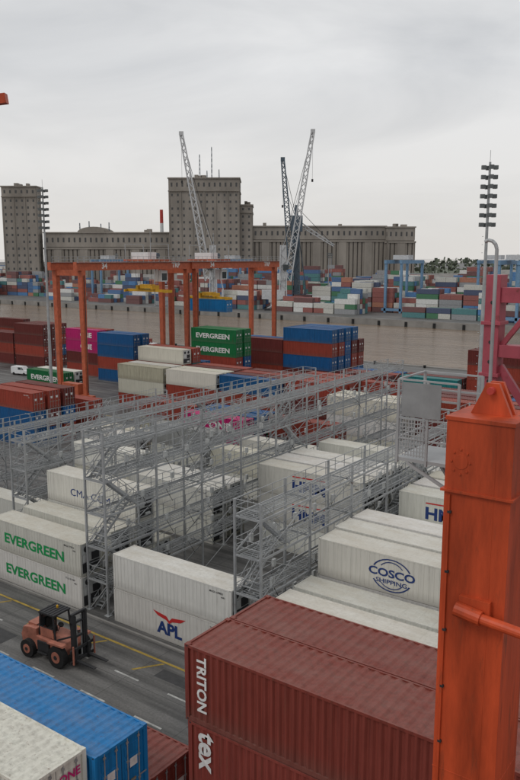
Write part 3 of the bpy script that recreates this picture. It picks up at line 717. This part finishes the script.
for i in range(12):
    a=math.pi*i/12;a2=math.pi*(i+1)/12
    m.hexa([(-14*math.cos(a),0,5*math.sin(a)),(-14*math.cos(a),20,5*math.sin(a)),(-14*math.cos(a2),20,5*math.sin(a2)),(-14*math.cos(a2),0,5*math.sin(a2)),(0,0,-.5),(0,20,-.5),(.1,20,-.5),(.1,0,-.5)],'blding')
for x in(-12,-4,6,13):m.lattice((x,2,-2),(x,2,R.uniform(6,10)),.8,'craneD',4,.25,.4)
m.obj('arched_roof',loc=W(-142,YB+20,50),rz=AL)
m=MB()
for i in range(6):m.tube((0,0,i*12),(0,0,i*12+12),2.2-.12*i,'red' if i%2 else 'white',14,r2=2.2-.12*(i+1))
m.obj('chimney',loc=W(-90,YB+70),rz=AL)
for X,w,h,Yw in((-300,50,11,560),(-240,60,12,590),(-60,70,12,600),(150,60,12,640),(230,80,14,700),(330,90,12,720)):
    m=MB();m.box(-w/2,0,0,w/2,30,h,'unit')
    m.hexa([(-w/2-1,-1,h),(w/2+1,-1,h),(w/2+1,31,h),(-w/2-1,31,h),(-w/2-1,14.5,h+4),(w/2+1,14.5,h+4),(w/2+1,15.5,h+4),(-w/2-1,15.5,h+4)],'conc')
    for i in range(int(w/8)):m.box(-w/2+2+8*i,-.2,0,-w/2+6+8*i,0,5,'dark')
    m.obj('warehouse',loc=W(X,Yw),rz=AL)
m=MB()
for i in range(9000):
    X=R.uniform(-700,900);Y=R.uniform(880,980);hmax=12+6*math.sin(X*.021)+5*math.sin(X*.057+1)
    if X>160:hmax+=17
    z=R.uniform(0,1)**.8*hmax;s=R.uniform(1.2,3.2)
    c=Vector((X,Y,z));u=Vector((R.uniform(-1,1),R.uniform(-1,1),R.uniform(-1,1))).normalized();v=u.orthogonal().normalized();w2=u.cross(v)
    m.face([c+v*s,c+w2*s,c-v*s,c-w2*s],'foliage')
for i in range(160):
    X=-700+10*i;m.tube((X,925,0),(X,925,9),.6,'foliage',5)
m.obj('tree_line',rz=AL)
m=MB();m.box(-1500,985,0,2500,1400,9,'foliage');m.obj('distant_land',rz=AL)
# ---------------------------------------------------------------- vehicles
def car(x,y,rz,k='white'):
    e=bpy.data.objects.new('parked_van',None);col.objects.link(e);e.location=(x,y,0);e.rotation_euler=(0,0,rz)
    m=MB();m.prism([(-2.5,.4),(-2.5,2.0),(-2.3,2.2),(1.0,2.2),(1.7,1.35),(2.5,1.15),(2.6,.4)],-.95,.95,k)
    m.obj('body',parent=e,bevel=.06)
    m=MB();m.prism([(.95,1.4),(1.02,2.1),(1.6,1.42)],-.965,.965,'glass');m.prism([(-.2,1.4),(-.2,2.0),(.8,2.0),(.8,1.4)],-.965,.965,'glass')
    for sx in(-1.6,1.7):
        for s in(-1,1):m.tube((sx,s*.75,.36),(sx,s*.99,.36),.36,'black',14)
    m.obj('windows_and_wheels',parent=e)
car(-163,121,.2);car(-190,172,0)
def truck(x,y,rz,cc):
    e=bpy.data.objects.new('terminal_truck',None);col.objects.link(e);e.location=(x,y,0);e.rotation_euler=(0,0,rz)
    m=MB();m.box(-6.5,-.5,1.0,6.2,.5,1.3,'dark')
    m.prism([(6.3,.6),(6.3,3.0),(7.9,3.0),(8.2,1.9),(8.3,.6)],-1.15,1.15,'white');m.prism([(6.9,1.9),(6.9,2.8),(7.9,2.8),(8.1,1.9)],-1.16,1.16,'glass')
    for sx in(-5.5,-4.3,4.6,7.2):
        for s in(-1,1):m.tube((sx,s*.8,.5),(sx,s*1.15,.5),.5,'black',14)
    m.obj('chassis_and_cab',parent=e,bevel=.04)
    cont(x-6.4,y-1.22,1.32,cc)
truck(-175,174,0,'R');truck(-140,186,0,'M')
# ---------------------------------------------------------------- world, sun, camera
w=bpy.data.worlds.new('World');bpy.context.scene.world=w;w.use_nodes=True
N=w.node_tree.nodes;L=w.node_tree.links;bg=N['Background']
sk=N.new('ShaderNodeTexSky');sk.sky_type='NISHITA';sk.sun_disc=False
SE,SR=math.radians(50),math.radians(200)
sk.sun_elevation=SE;sk.sun_rotation=SR
tc=N.new('ShaderNodeTexCoord');mp=N.new('ShaderNodeMapping');mp.inputs['Scale'].default_value=(1,1,4.2);L.new(tc.outputs['Generated'],mp.inputs[0])
n=N.new('ShaderNodeTexNoise');n.inputs['Scale'].default_value=1.9;n.inputs['Detail'].default_value=8;n.inputs['Roughness'].default_value=.52;n.inputs['Distortion'].default_value=.5;L.new(mp.outputs[0],n.inputs['Vector'])
cr=N.new('ShaderNodeValToRGB');e=cr.color_ramp.elements;e[0].position=.34;e[0].color=(6.2,6.3,6.45,1);e[1].position=.62;e[1].color=(8.4,8.4,8.4,1);L.new(n.outputs['Fac'],cr.inputs[0])
sz=N.new('ShaderNodeSeparateXYZ');L.new(tc.outputs['Generated'],sz.inputs[0])
hz=N.new('ShaderNodeMapRange');hz.inputs[1].default_value=0;hz.inputs[2].default_value=.22;hz.inputs[3].default_value=.75;hz.inputs[4].default_value=0;L.new(sz.outputs['Z'],hz.inputs[0])
mh=N.new('ShaderNodeMix');mh.data_type='RGBA';mh.inputs[7].default_value=(7.5,7.15,6.75,1);L.new(hz.outputs[0],mh.inputs[0]);L.new(cr.outputs[0],mh.inputs[6])
mx=N.new('ShaderNodeMix');mx.data_type='RGBA';mx.inputs[0].default_value=.95;L.new(sk.outputs[0],mx.inputs[6]);L.new(mh.outputs[2],mx.inputs[7])
L.new(mx.outputs[2],bg.inputs['Color']);bg.inputs['Strength'].default_value=.1
s=bpy.data.lights.new('sun','SUN');s.energy=.8;s.angle=math.radians(20);s.color=(1,.97,.93);so=bpy.data.objects.new('sun',s);col.objects.link(so)
d=Vector((math.sin(SR)*math.cos(SE),math.cos(SR)*math.cos(SE),math.sin(SE)))
so.rotation_euler=d.to_track_quat('Z','Y').to_euler()
cam=bpy.data.cameras.new('camera');co=bpy.data.objects.new('camera',cam);col.objects.link(co)
cam.sensor_fit='VERTICAL';cam.sensor_height=36;cam.lens=36*770/780;cam.clip_end=20000;cam.clip_start=.1
co.location=(0,0,29.5);co.rotation_euler=(math.pi/2-math.atan(133/770),0,AL)
sc=bpy.context.scene;sc.camera=co;sc.view_settings.view_transform='Standard';sc.view_settings.look='None'
